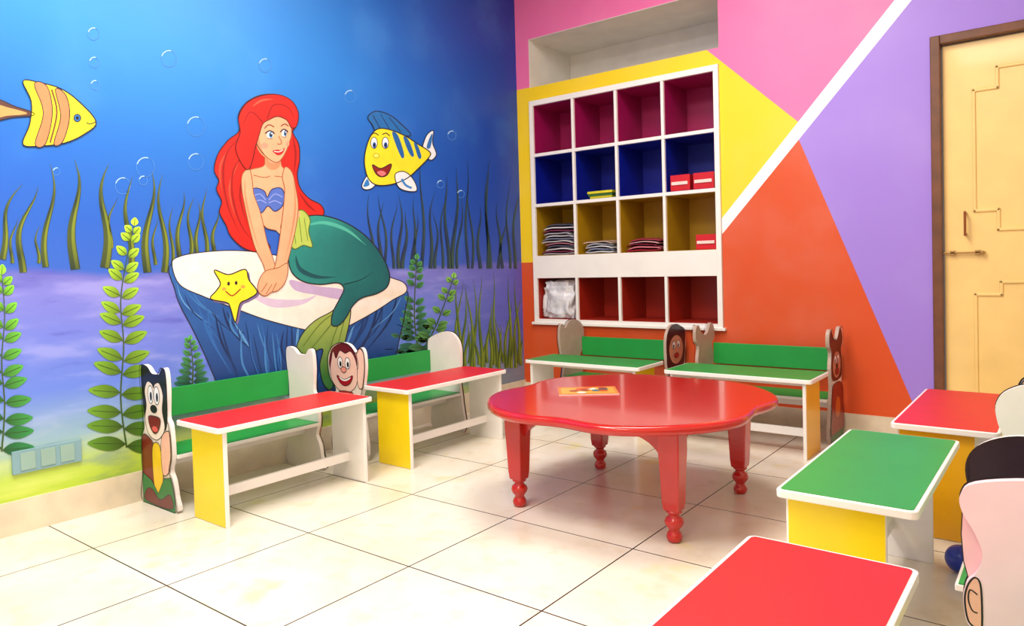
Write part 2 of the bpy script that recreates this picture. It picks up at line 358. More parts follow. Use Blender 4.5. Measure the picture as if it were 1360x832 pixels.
P.poly([(494, 219), (505, 224), (519, 218), (514, 232), (505, 235), (498, 230)], '#8a1c1c', 8.2, line=OUT); P.poly([(500, 229), (507, 227), (512, 231), (506, 234)], '#f07a80', 9)
P.poly(ell(499, 207, 4, 3), '#f9ec60', 8, False, line='#b09018', lw=.8)
# rock
def rockc(x, y):
    t = min(1, max(0, (y-350)/170)); v = noise.noise(Vector((x*.06, y*.02, 0)))*.35
    return lerp(hx('#2a66b4'), hx('#123c80'), min(1, max(0, t+v)))
P.poly([(228, 350), (232, 385), (240, 408), (256, 438), (272, 472), (284, 500), (292, 515), (330, 520), (420, 524), (500, 500), (522, 482), (530, 450), (538, 412), (539, 385), (500, 372), (300, 345)], rockc, 3, line=OUT)
for i in range(60):
    t = i/59; xt = 234+t*300; yt = 372+55*math.sin(math.pi*min(1, t*1.05))+random.uniform(0, 22); ln = random.uniform(30, 95)
    dxs = (388-xt)*.3
    P.stroke([(xt, yt), (xt+dxs*.3+random.uniform(-5, 5), yt+ln*.5), (xt+dxs, min(515, yt+ln))], random.uniform(1.2, 3.6), random.choice(['#0e2c60', '#4080c4', '#0f3a78', '#2a68b4', '#5a98d4', '#123468']), 3.6+.01*i, taper=lambda t: math.sin(math.pi*min(.98, t+.02)))
def topc(x, y):
    t = min(1, max(0, (x-300)/240)); v = .5+.5*noise.noise(Vector((x*.03, y*.05, 2)))
    return lerp(hx('#f6f2ee'), hx('#ecd6ac'), min(1, t*.6*v+.15*v))
P.poly([(228, 350), (238, 341), (262, 336), (300, 333), (340, 335), (400, 345), (470, 352), (516, 368), (536, 376), (539, 388), (522, 398), (504, 410), (480, 424), (455, 436), (425, 441), (395, 436), (350, 424), (312, 410), (270, 394), (238, 378)], topc, 4.4, line=OUT)
P.poly([(385, 372), (420, 380), (452, 384), (470, 392), (452, 398), (420, 392), (392, 386)], '#c0acd4', 4.9)
P.poly([(330, 390), (360, 397), (400, 398), (420, 392), (400, 405), (360, 408)], '#d4c4e0', 4.9)
# starfish
star = [(284, 359), (303, 365), (325, 358), (330, 372), (341, 388), (328, 398), (318, 404), (312, 428), (305, 408), (300, 402), (279, 397), (287, 386), (292, 376)]
P.poly([(x+3, y+3) for x, y in star], '#7a6a9a', 4.95); P.poly(star, '#f2e42a', 6, line=OUT, lw=1.5)
P.poly(ell(303, 377, 1.8, 2.6), OUT, 7, False); P.poly(ell(313, 376, 1.8, 2.6), OUT, 7, False); P.stroke([(299, 387), (308, 393), (319, 384)], 1.6, '#a03018', 7)
P.poly(ell(297, 384, 3, 2), '#f4a84a', 6.8, False); P.poly(ell(322, 381, 3, 2), '#f4a84a', 6.8, False)
# mermaid tail fin
finc = lambda x, y: lerp(hx('#a8bc58'), hx('#3f7a3c'), min(1, max(0, (y-410)/90)))
P.poly([(452, 405), (438, 415), (418, 426), (402, 442), (393, 462), (396, 478), (412, 470), (428, 464), (424, 485), (428, 508), (438, 518), (446, 500), (452, 478), (458, 452), (464, 425), (464, 408)], finc, 8, line=OUT)
for q in [[(450, 412), (425, 430), (402, 460)], [(452, 414), (432, 440), (412, 464)], [(456, 414), (440, 455), (432, 500)], [(459, 416), (449, 455), (440, 500)]]: P.stroke(q, 1.3, '#5c7c2c', 8.9)
# mermaid tail
def tailc(x, y):
    v = .5+.5*math.sin((x-390)*.03+1)-(y-300)/200
    return lerp(hx('#0c6066'), hx('#2a9c90'), min(1, max(0, v)))
P.poly([(390, 300), (405, 288), (430, 287), (458, 296), (484, 313), (504, 336), (516, 362), (514, 380), (500, 390), (480, 396), (468, 406), (460, 420), (450, 432), (440, 432), (441, 416), (450, 398), (456, 384), (448, 376), (424, 378), (402, 374), (387, 362), (382, 342), (384, 320)], tailc, 9, line=OUT, lw=1.5)
P.stroke([(456, 378), (478, 372), (494, 362)], 1.6, '#07383c', 9.8, taper=lambda t: 1-t*.7)
P.stroke([(405, 300), (430, 296), (460, 306), (485, 326)], 5, '#4cb8a4', 9.6, taper=lambda t: math.sin(math.pi*min(.97, t+.03)))
P.stroke([(392, 340), (398, 358), (420, 368), (446, 368)], 6, '#08505a', 9.6, taper=lambda t: math.sin(math.pi*min(.97, t+.03)))
# hair behind
HAIR = '#d82016'
P.poly([(345, 127), (368, 126), (386, 134), (394, 150), (392, 168), (388, 176), (396, 192), (397, 214), (394, 232), (398, 250), (410, 264), (426, 273), (429, 285), (414, 290), (398, 286), (380, 300), (350, 300), (352, 318), (358, 330), (342, 335), (322, 329), (306, 314), (300, 300), (291, 282), (294, 268), (287, 252), (290, 240), (284, 226), (289, 205), (302, 187), (317, 174), (316, 154), (326, 137)], HAIR, 7, line='#4a0c0c', lw=1.4)
tp2 = lambda t: math.sin(math.pi*min(.97, t+.03))
for q in [[(320, 180), (300, 205), (296, 240), (304, 280), (322, 318)], [(328, 200), (310, 225), (308, 260), (320, 300), (340, 325)], [(324, 230), (318, 260), (328, 300)], [(396, 255), (408, 272), (420, 282)], [(388, 180), (392, 205), (389, 235)]]:
    P.stroke(q, 3, '#9c120e', 7.8, taper=tp2)
for q in [[(310, 190), (292, 220), (294, 255)], [(318, 210), (304, 250), (312, 290)], [(334, 250), (330, 290), (344, 320)]]: P.stroke(q, 3, '#f04a34', 7.7, taper=tp2)
SK = '#f0b088'; SKD = '#9c5836'; SKS = '#d98e66'
# torso
P.poly([(352, 205), (350, 220), (334, 225), (322, 230), (326, 250), (334, 268), (342, 285), (350, 300), (360, 305), (388, 308), (392, 296), (388, 284), (386, 268), (388, 246), (386, 230), (374, 222), (370, 210)], SK, 9.4, line=SKD, lw=1)
P.poly([(352, 208), (358, 216), (366, 217), (371, 210), (370, 222), (360, 226), (352, 220)], SKS, 10)
P.stroke([(336, 233), (350, 236), (358, 234)], 1, SKD, 10.2); P.stroke([(364, 234), (374, 235), (384, 231)], 1, SKD, 10.2)
# waist fringe
P.poly([(392, 282), (402, 280), (411, 292), (409, 308), (414, 328), (402, 326), (390, 331), (382, 320), (372, 300)], '#b4cc5c', 10.4, line='#4c6a24')
for q in [[(396, 288), (400, 322)], [(388, 296), (392, 324)], [(403, 290), (408, 320)]]: P.stroke(q, .9, '#6a8a30', 11.2)
P.poly([(360, 288), (376, 284), (392, 278), (398, 286), (388, 300), (376, 312), (366, 306)], SK, 10.9)
# seashell top
P.poly([(329, 258), (338, 250), (350, 254), (354, 262), (360, 252), (372, 250), (377, 260), (374, 274), (364, 281), (355, 274), (346, 283), (334, 277)], '#5070c8', 11, line='#1c2a60')
for q in [[(333, 262), (344, 258), (352, 266)], [(334, 270), (344, 266), (353, 270)], [(374, 262), (364, 258), (356, 266)], [(373, 271), (364, 267), (356, 270)]]: P.stroke(q, 1.2, '#8fa4ea', 11.8)
# arms
P.poly([(330, 225), (321, 232), (320, 250), (325, 278), (331, 305), (338, 330), (348, 350), (354, 366), (366, 364), (362, 345), (354, 322), (349, 300), (344, 280), (336, 258), (334, 240)], SK, 12.4, line=SKD, lw=1)
P.poly([(378, 222), (387, 230), (392, 252), (395, 275), (392, 302), (386, 328), (380, 352), (374, 374), (361, 370), (366, 345), (370, 320), (373, 296), (376, 270), (377, 250), (374, 236)], SK, 13.2, line=SKD, lw=1)
P.stroke([(389, 240), (391, 275), (387, 305), (378, 345)], 2.6, SKS, 13.9, taper=tp2)
P.stroke([(324, 238), (325, 262), (332, 295), (344, 335)], 2.4, SKS, 13.1, taper=tp2)
P.poly([(352, 360), (344, 370), (341, 382), (344, 390), (352, 393), (360, 388), (368, 386), (377, 376), (381, 362), (380, 350), (368, 356)], SK, 14.2, line=SKD, lw=1)
for q in [[(346, 388), (354, 376)], [(352, 391), (360, 378)], [(360, 388), (366, 376)]]: P.stroke(q, .9, SKD, 15)
# face (three-quarter view, turned to the right of the picture)
P.poly([(340, 158), (336, 172), (338, 186), (345, 200), (357, 212), (367, 216), (374, 210), (380, 199), (383, 190), (386, 180), (385, 166), (376, 156), (356, 153)], SK, 11.5, line=SKD, lw=1)
P.poly(ell(350, 194, 5, 4), '#ee9a80', 12.1, False); P.poly(ell(381, 191, 2.4, 3.6), '#ee9a80', 12.1, False)
P.poly([(338, 182), (342, 200), (352, 210), (346, 196), (342, 180)], SKS, 12)
P.poly([(318, 176), (316, 156), (326, 138), (345, 128), (368, 126), (386, 134), (395, 150), (393, 167), (386, 170), (380, 160), (368, 155), (357, 159), (348, 165), (343, 180), (338, 196), (334, 214), (328, 226), (318, 214), (312, 196)], HAIR, 12.6, line='#5a0e0c', lw=1.2)
for q in [[(348, 163), (338, 152), (330, 150), (322, 165)], [(354, 158), (362, 140), (380, 142), (390, 156)]]: P.stroke(q, 2.2, '#9c120e', 13.4, taper=lambda t: 1-t*.6)
P.stroke([(334, 142), (346, 134), (362, 132)], 3, '#f4583e', 13.4, taper=tp2)
for cx, cy, rx in ((357.5, 179.5, 4.4), (376.5, 177.5, 3.3)):
    P.poly(ell(cx, cy, rx, 4.8), '#ffffff', 13, False); P.poly(ell(cx+1.2, cy, rx*.58, 4), '#2c7ab8', 13.5, False); P.poly(ell(cx+1.3, cy, rx*.34, 2.2), '#0a0a14', 14, False)
    P.poly(ell(cx+1.9, cy-1.6, .7, .9), '#ffffff', 14.3, False)
    P.stroke([(cx-rx-2, cy-2), (cx-1, cy-5.4), (cx+rx, cy-3.5), (cx+rx+1, cy-1)], 1.6, '#20141c', 14.6)
    P.stroke([(cx-rx+1, cy+4), (cx+1, cy+5.2), (cx+rx-1, cy+4)], .7, '#60342c', 14.6)
P.stroke([(350, 171), (356, 166), (363, 169)], 1.2, '#7a2014', 13.6); P.stroke([(372, 168), (377, 165), (382, 168)], 1.2, '#7a2014', 13.6)
P.stroke([(369, 181), (373, 189.5), (370, 192), (367, 191)], 1, SKD, 13)
P.poly([(361, 201), (368, 199), (371, 200), (377, 197), (374, 204), (368, 206.5)], '#c01c24', 13.2); P.stroke([(363, 201.5), (370, 202), (375, 199)], 1.1, '#fff4f0', 14)
P.build('painting', mural, M_PAINT)
ys0, zs0 = left_wall(16, 634); ys1, zs1 = left_wall(107, 598)
zs0 = left_wall(60, 622)[1]; zs1 = left_wall(60, 592)[1]
sk = boxes('wall_socket', [((0, ys0, zs0), (.012, ys1, zs1))], mat('socket_blue', '#7ea4b0', .45), None, .002)
boxes('socket_faces', [((.012, ys0+.03+i*(ys1-ys0-.04)/3, zs0+.012), (.015, ys0+.01+(i+1)*(ys1-ys0-.04)/3, zs1-.012)) for i in range(3)], mat('socket_face', '#90b0a8', .4), sk, .002)

# ------------------------------------------------------------------ cubby shelf
sh = empty('cubby_shelf')
yf, yb = -.02, .38; e = .002
x0, x1, z0, z1 = SX0+e, SX1-e, SZ0+e, SZ1-e
rows = [(1.99, 2.375, '#a01058'), (1.585, 1.965, '#081894'), (1.165, 1.56, '#ac8410'), (.655, .985, '#a42414')]
xs = [x0+.035+i*(x1-x0-.07)/4 for i in range(5)]; hw = .011
fr = [((x0, yf, z0), (x0+.035, yb, z1)), ((x1-.035, yf, z0), (x1, yb, z1)), ((x0+.035, yf, z1-.042), (x1-.035, yb, z1)), ((x0+.035, yf, z0), (x1-.035, yb, .655)),
      ((x0+.035, yf, 1.965), (x1-.035, yb, 1.99)), ((x0+.035, yf, 1.56), (x1-.035, yb, 1.585)), ((x0+.035, yf, .985), (x1-.035, yb, 1.165)), ((x0, yb, z0), (x1, yb+.012, z1))]
for a, b, c in rows:
    for xx in xs[1:-1]: fr.append(((xx-hw, yf, a), (xx+hw, yb, b)))
fr.append(((x0-.02, yf-.012, z0-.002), (x1+.02, -.001, z0+.018)))
boxes('frame', fr, M_WHITE, sh, .002)
for k, (a, b, c) in enumerate(rows):
    m = mat('cubby_paint_%d' % k, c, .4); lst = []
    for i in range(4):
        xa = xs[i]+(hw if i else 0); xb = xs[i+1]-(hw if i < 3 else 0); t = .003
        lst += [((xa, 0.0, a), (xa+t, yb-.001, b)), ((xb-t, 0.0, a), (xb, yb-.001, b)), ((xa+t, yb-.006, a), (xb-t, yb-.001, b)), ((xa+t, 0.0, b-t), (xb-t, yb-.006, b)), ((xa+t, 0.0, a), (xb-t, yb-.006, a+t))]
    boxes('lining_%d' % k, lst, m, sh)
def cbox(name, lst, mm=None):
    V = []; Fs = []; K = []
    for lo, hi, c, rot in lst:
        cx, cy = (lo[0]+hi[0])/2, (lo[1]+hi[1])/2; b = len(V)
        for v in boxv(lo, hi):
            dx, dy = v[0]-cx, v[1]-cy; V.append((cx+dx*math.cos(rot)-dy*math.sin(rot), cy+dx*math.sin(rot)+dy*math.cos(rot), v[2])); K.append(hx(c))
        Fs += [tuple(b+j for j in f) for f in BF]
    me = bpy.data.meshes.new(name); me.from_pydata(V, [], Fs); ca = me.color_attributes.new(name='Col', type='FLOAT_COLOR', domain='POINT')
    ca.data.foreach_set('color', [q for k in K for q in k]); me.materials.append(mm or M_GLOSSPAINT)
    o = link(bpy.data.objects.new(name, me)); md = o.modifiers.new('b', 'BEVEL'); md.width = .002; md.segments = 2; return o
cell = lambda i: (xs[i]+xs[i+1])/2
def soft_stack(name, cx, z, w, n, cols, th=.016, dep=.2, jit=.08):
    """pile of limp, plastic-wrapped papers: every sheet bundle is a thin sagging pad"""
    V = []; Fs = []; K = []; nx, ny = 12, 6
    for i in range(n):
        ww = w*random.uniform(.8, 1); rot = random.uniform(-jit, jit); ox = random.uniform(-.015, .015); h = th*random.uniform(.7, 1.0); c = hx(cols[i % len(cols)])
        ph = random.uniform(0, 6); b = len(V)
        for side in (0, 1):
            for a in range(nx+1):
                for q in range(ny+1):
                    u, v = a/nx-.5, q/ny-.5
                    rim = min(1, 12*(.5-abs(u)))*min(1, 8*(.5-abs(v)))
                    sag = -.5*th*(abs(u)*2)**4*(i > 0)
                    zz = z+h*.5+(1 if side else -1)*h*(.2+.36*rim)+sag+.002*math.sin(9*u+ph)
                    x = u*ww; y = v*dep*(1+.06*math.sin(7*u+ph))
                    V.append((cx+ox+x*math.cos(rot)-y*math.sin(rot), .03+dep/2+x*math.sin(rot)+y*math.cos(rot), max(zz, 1.1685))); K.append(c)
        s = (nx+1)*(ny+1)
        for a in range(nx):
            for q in range(ny):
                k = b+a*(ny+1)+q; f = (k, k+ny+1, k+ny+2, k+1); Fs.append(f); Fs.append(tuple(j+s for j in reversed(f)))
        rim = [a*(ny+1) for a in range(nx+1)]+[nx*(ny+1)+q for q in range(1, ny+1)]+[a*(ny+1)+ny for a in range(nx-1, -1, -1)]+[q for q in range(ny-1, 0, -1)]
        for j in range(len(rim)): r1, r2 = b+rim[j], b+rim[(j+1) % len(rim)]; Fs.append((r1, r2, r2+s, r1+s))
        z += h
    me = bpy.data.meshes.new(name); me.from_pydata(V, [], Fs); ca = me.color_attributes.new(name='Col', type='FLOAT_COLOR', domain='POINT')
    ca.data.foreach_set('color', [q for k in K for q in k]); me.materials.append(M_GLOSSPAINT)
    for p in me.polygons: p.use_smooth = True
    return link(bpy.data.objects.new(name, me))
soft_stack('paper_stack', cell(0), 1.169, .32, 12, ['#b8b4c0', '#8a3858', '#e4e0e4', '#5a5a70', '#c87a90', '#ece8ea', '#8084a0', '#d4d0d8'], .025, .22, .05)
soft_stack('paper_stack', cell(1)-.02, 1.169, .26, 5, ['#d0d4e0', '#8890b0', '#ececf2', '#b8bccc', '#dcbca4'], .024, .2, .12)
soft_stack('paper_stack', cell(2)-.01, 1.169, .28, 5, ['#a01c38', '#d07888', '#7a1830', '#e0a8b0', '#b43850'], .024, .2, .12)
def stack(name, cx, z, w, n, cols, th=.02, dep=.2, jit=.06):
    lst = []
    for i in range(n):
        ww = w*random.uniform(.82, 1)/2; ox = random.uniform(-.012, .012); h = th*random.uniform(.8, 1)
        lst.append(((cx-ww+ox, .025+random.uniform(0, .02), z), (cx+ww+ox, .025+dep, z+h-.001), cols[i % len(cols)], random.uniform(-jit, jit))); z += h
    return cbox(name, lst)
stack('book_stack', cell(1)+.02, 1.589, .23, 3, ['#d8c818', '#3a6a30', '#e0d428'], .024, .16)
def redbox(cx, z, w, h, d=.15):
    cbox('storage_box', [((cx-w/2, .02, z), (cx+w/2, .02+d, z+h), '#cc1a1c', .03), ((cx-w/2+.012, .012, z+h*.38), (cx+w/2-.012, .0185, z+h*.58), '#f0d8d0', .03)])
redbox(cell(3)-.085, 1.589, .145, .115); redbox(cell(3)+.09, 1.589, .15, .115); redbox(cell(3)+.1, 1.169, .15, .105)
def bag(name, c, s, seed):
    bm = bmesh.new(); bmesh.ops.create_icosphere(bm, subdivisions=5, radius=1)
    for v in bm.verts:
        p = v.co.copy(); n1 = noise.noise(p*1.3+Vector((seed, 0, 0)))
        r1 = abs(noise.noise(p*2.3+Vector((0, seed, 0)))); r2 = abs(noise.noise(p*5+Vector((seed, seed, 0))))
        q = Vector((abs(p.x)**.6*(1 if p.x > 0 else -1), p.y, abs(p.z)**.6*(1 if p.z > 0 else -1)))*(1.08+.2*n1-.42*r1-.2*r2)
        q.x = max(-1, min(1, q.x*1.12)); q.y = max(-1, min(1, q.y)); q.z = max(-.85, min(1, q.z*1.08))
        v.co = Vector((c[0]+q.x*s[0], c[1]+q.y*s[1], c[2]+(q.z+.85)*s[2]))
    for f in bm.faces: f.smooth = True
    me = bpy.data.meshes.new(name); bm.to_mesh(me); bm.free(); me.materials.append(mat('plastic_film', '#dedee4', .16, .5, .3, 14)); return link(bpy.data.objects.new(name, me))
bag('plastic_bag', (cell(0)-.005, .14, .660), (.172, .15, .168), 5)

# ------------------------------------------------------------------ lobed table
tb = empty('childrens_table', (1.985, -1.83, 0))
M_RED = mat('red_lacquer', '#be140c', .22, .5, .05)
def rad_t(a):
    d = ((a+math.pi/4) % (math.pi/2))-math.pi/4      # angle to the nearest waist
    return .655-.068*math.exp(-(d/.27)**2)
prof = [(.03, .484), (.012, .484), (.003, .479), (0, .468), (.002, .455), (.012, .447), (.03, .443), (.05, .441)]
n = 160; V = [(0, 0, .484)]; Fs = []
for d, z in prof:
    for i in range(n):
        a = 2*math.pi*i/n; r = rad_t(a)-d; V.append((r*math.cos(a), r*math.sin(a), z))
for i in range(n): Fs.append((0, 1+i, 1+(i+1) % n))
for k in range(len(prof)-1):
    for i in range(n): Fs.append((1+k*n+i, 1+k*n+(i+1) % n, 1+(k+1)*n+(i+1) % n, 1+(k+1)*n+i))
V.append((0, 0, .441)); q = len(V)-1; b = 1+(len(prof)-1)*n
for i in range(n): Fs.append((q, b+(i+1) % n, b+i))
mesh('top', V, Fs, M_RED, tb, smooth=True)
LX, LY = .38, .355
for k, (sx, sy) in enumerate([(-1, -1), (1, -1), (1, 1), (-1, 1)]):
    V = []
    for z, h in [(.125, .032), (.16, .036), (.30, .041), (.36, .044), (.441, .044)]:
        V += [(sx*LX+a*h, sy*LY+b*h, z) for a, b in ((-1, -1), (1, -1), (1, 1), (-1, 1))]
    Fs = [(0, 1, 2, 3), (16, 17, 18, 19)]
    for j in range(4): Fs += [(j*4+i, j*4+(i+1) % 4, j*4+4+(i+1) % 4, j*4+4+i) for i in range(4)]
    o = mesh('leg_%d' % (k+1), V, Fs, M_RED, tb); md = o.modifiers.new('b', 'BEVEL'); md.width = .006; md.segments = 2
    lathe('foot_%d' % (k+1), [(0, .02), (.006, .028), (.022, .032), (.036, .027), (.044, .02), (.052, .023), (.066, .034), (.08, .038), (.094, .033), (.104, .021), (.112, .023), (.118, .032), (.127, .031)], M_RED, tb, (sx*LX, sy*LY, 0))
def apron(name, L, mapf):
    pts = [(-L, .441), (L, .441)]
    for i in range(25):
        s = 1-2*i/24; z = .408-.085*abs(s)**6; pts.append((s*L, z))
    prism(name, pts, mapf, M_RED, tb)
for k, sy in enumerate((-1, 1)): apron('apron_x%d' % k, LX-.04, lambda u, v, w, sy=sy: (u, sy*LY+(w-.5)*.024, v))
for k, sx in enumerate((-1, 1)): apron('apron_y%d' % k, LY-.04, lambda u, v, w, sx=sx: (sx*LX+(w-.5)*.024, u, v))
# magazine
mg = Paint(lambda u, v, l: (u*.28, v*.2, .004+.0004*l))
mag = empty('magazine', (1.71, -2.0, .4845), math.radians(36))
boxes('pages', [((0, 0, 0), (.28, .2, .0035))], M_WHITE, mag)
mg.poly([(0, 0), (1, 0), (1, 1), (0, 1)], '#dc7c28', 0, False); mg.poly([(.05, .1), (.95, .1), (.95, .9), (.05, .9)], '#d8a038', 1, False)
for i in range(12): mg.poly(ell(random.uniform(.15, .85), random.uniform(.2, .8), .08, .1), random.choice(['#a02c20', '#f0f0e0', '#3a6a8a', '#d05020', '#503018']), 2+i*.2, False)
mg.build('cover', mag, M_GLOSSPAINT)

# small blue ball on the floor
bm = bmesh.new(); bmesh.ops.create_uvsphere(bm, u_segments=32, v_segments=20, radius=.047)
for f in bm.faces: f.smooth = True
me = bpy.data.meshes.new('toy_ball'); bm.to_mesh(me); bm.free(); me.materials.append(mat('blue_rubber', '#12309c', .35, .2, .08, 20))
o = link(bpy.data.objects.new('toy_ball', me)); o.location = (3.29, -1.90, .0472)

# ------------------------------------------------------------------ character boards
BWID, BHT = .305, .665
def character(kind):
    E = ell
    def eyes(cx1, cx2, cz, rx=.085, rz=.055):
        o = []
        for c in (cx1, cx2): o += [('#ffffff', E(c, cz, rx, rz), 0, 1), ('#101010', E(c+.01, cz-.012, rx*.42, rz*.5), 0, 0)]
        return o
    if kind == 'dog':
        sil = [(0, 0), (1, 0), (1, .12), (.95, .22), (.87, .29), (.95, .40), (.92, .60), (.84, .66), (.87, .84), (.84, .98), (.74, 1), (.64, .955), (.5, .95), (.40, .955), (.26, 1), (.08, 1), (.05, .9), (.1, .72), (.1, .55), (.03, .48), (.02, .22)]
        L = [('#161414', [(.05, .9), (.08, 1), (.26, 1), (.40, .955), (.5, .95), (.64, .955), (.74, 1), (.84, .98), (.87, .84), (.85, .64), (.76, .56), (.6, .6), (.2, .6), (.1, .68)], 1, 0),
             ('#fbeadb', [(.16, .82), (.26, .89), (.40, .88), (.45, .85), (.5, .88), (.64, .89), (.74, .81), (.70, .7), (.76, .58), (.6, .5), (.42, .48), (.22, .52), (.14, .62), (.20, .72)], 1, 1)] + eyes(.35, .55, .80, .085, .065) + [
             ('#101010', E(.44, .70, .11, .03), 0, 0), ('#7a1010', [(.26, .635), (.44, .65), (.64, .635), (.58, .56), (.45, .525), (.32, .56)], 1, 1), ('#e85858', E(.46, .558, .09, .02), 0, 0),
             ('#7a1c18', [(.03, .48), (.3, .48), (.42, .40), (.4, .15), (.02, .2)], 1, 1), ('#f0c81c', [(.36, .42), (.6, .44), (.66, .2), (.4, .1)], 1, 1), ('#f4bca6', [(.66, .5), (.92, .56), (.94, .38), (.84, .27), (.66, .26)], 1, 1),
             ('#157a34', [(0, 0), (1, 0), (1, .12), (.9, .24), (.7, .22), (.5, .1), (.3, .18), (0, .22)], 0, 1), ('#6a1c1a', [(.1, .02), (.9, .02), (.86, .12), (.55, .06), (.3, .12), (.12, .1)], 1, 1)]
    elif kind == 'boy':
        sil = [(.12, 0), (.98, 0), (1, .3), (.9, .5), (.98, .62), (1.06, .8), (1.04, .94), (.94, .98), (.82, .93), (.62, 1), (.35, 1.01), (.1, .96), (-.02, .86), (.02, .7), (.18, .6), (.1, .5), (.06, .25)]
        L = [('#6e1a22', [(.0, .84), (.1, .95), (.35, 1.005), (.62, .995), (.8, .92), (.84, .82), (.7, .84), (.4, .86), (.1, .8), (.03, .76)], 1, 0), ('#f8d0c0', [(.03, .76), (.08, .86), (.14, .93), (.22, .87), (.34, .94), (.5, .92), (.66, .94), (.8, .86), (.84, .72), (.74, .62), (.48, .57), (.24, .60), (.08, .67)], 1, 1)] + eyes(.34, .56, .835, .075, .05) + [
             ('#f4a090', E(.44, .775, .08, .026), 0, 1), ('#a81422', [(.24, .72), (.46, .69), (.70, .73), (.62, .66), (.46, .635), (.32, .66)], 1, 1), ('#ffffff', [(.30, .71), (.46, .688), (.64, .715), (.58, .69), (.46, .675), (.36, .685)], 1, 0),
             ('#f8d0c0', [(.86, .64), (.98, .64), (1.05, .8), (1.03, .93), (.93, .97), (.84, .92), (.88, .84), (.84, .76)], 1, 1),
             ('#1c3a7a', [(.12, 0), (.98, 0), (.99, .3), (.9, .5), (.7, .57), (.3, .57), (.1, .5), (.06, .25)], 1, 1), ('#c8281c', [(.3, .58), (.7, .58), (.6, .51), (.4, .51)], 1, 1), ('#f0d020', E(.5, .35, .1, .05), 0, 1), ('#3a2418', [(.14, .01), (.96, .01), (.96, .1), (.14, .1)], 1, 0)]
    elif kind == 'girl':
        sil = [(.12, 0), (1, 0), (1, .3), (.95, .5), (1, .7), (.98, .88), (.8, .98), (.55, 1), (.3, .97), (.1, .93), (.04, .9), (.02, .8), (.04, .72), (.08, .6), (.06, .5), (.08, .25)]
        L = [('#301420', [(.03, .88), (.12, .95), (.3, .97), (.55, 1), (.8, .98), (.98, .88), (1, .7), (.9, .55), (.2, .56), (.08, .66), (.04, .8)], 1, 0), ('#d09478', E(.52, .74, .36, .15), 0, 1)] + eyes(.40, .64, .79, .08, .04) + [
             ('#b81c28', E(.52, .68, .12, .025), 0, 1), ('#7a2a1c', [(.12, .0), (1, 0), (1, .3), (.93, .5), (.6, .58), (.1, .52), (.08, .25)], 1, 1), ('#e8c81c', [(.2, 0), (.95, 0), (.8, .3), (.35, .3)], 1, 1)]
    elif kind == 'princess':
        sil = [(.05, 0), (.8, 0), (.82, .3), (.8, .42), (.84, .5), (.8, .6), (.8, .7), (.86, .78), (.88, .87), (.8, .94), (.6, .985), (.35, .99), (.12, .95), (.0, .86), (.0, .7), (.05, .55), (.02, .3)]
        L = [('#1a1222', [(.0, .86), (.12, .945), (.35, .985), (.6, .98), (.8, .935), (.88, .87), (.86, .79), (.8, .7), (.7, .58), (.1, .58), (.0, .7)], 1, 0), ('#f2b8b0', E(.42, .72, .29, .13), 0, 1)] + eyes(.32, .54, .76, .07, .045) + [
             ('#b81c28', E(.44, .66, .09, .02), 0, 1), ('#f2b8b0', [(.55, .5), (.8, .52), (.8, .36), (.6, .36)], 1, 1),
             ('#1c2c8c', [(.05, .28), (.6, .28), (.66, .5), (.4, .58), (.1, .54)], 1, 1), ('#e8c81c', [(.06, 0), (.79, 0), (.8, .3), (.1, .3)], 1, 1)]
    elif kind == 'hand':
        sil = [(.05, 0), (.86, 0), (.86, .50), (.9, .53), (.95, .55), (.97, .62), (.95, .67), (.9, .70), (.86, .76), (.9, .82), (.97, .88), (.98, .93), (.9, .97), (.6, 1.0), (.3, 1.0), (.08, .96), (0, .85), (.02, .6), (.04, .3)]
        L = [('#f0c0c4', [(.05, .6), (.86, .6), (.95, .93), (.6, .99), (.3, .99), (.05, .9)], 1, 1), ('#c03040', [(.05, 0), (.85, 0), (.85, .5), (.05, .5)], 0, 1)] + eyes(.3, .6, .82)
    else:
        sil = [(.1, 0), (1, 0), (.96, .3), (.86, .5), (.92, .66), (.86, .8), (1.0, .86), (1.0, .97), (.86, 1.01), (.7, .93), (.5, .9), (.36, .93), (.2, 1.01), (.04, .97), (.02, .86), (.16, .8), (.08, .66), (.16, .5), (.05, .3)]
        L = [('#3e1812', [(.05, .94), (.2, 1), (.36, .93), (.5, .9), (.7, .93), (.86, 1), (.98, .95), (.98, .87), (.86, .8), (.9, .66), (.8, .55), (.2, .55), (.1, .66), (.16, .8), (.04, .87)], 1, 0), ('#c88060', E(.5, .68, .3, .12), 0, 1)] + eyes(.4, .62, .73, .07, .04) + [
             ('#101010', E(.5, .67, .07, .02), 0, 0), ('#8a1418', E(.5, .62, .14, .03), 0, 1), ('#8c2018', [(.1, .05), (.98, .05), (.94, .3), (.84, .5), (.2, .5), (.07, .3)], 1, 1), ('#c8601c', E(.5, .3, .2, .1), 0, 1), ('#2c6a30', [(.1, 0), (1, 0), (1, .08), (.1, .08)], 0, 0)]
    return sil, L
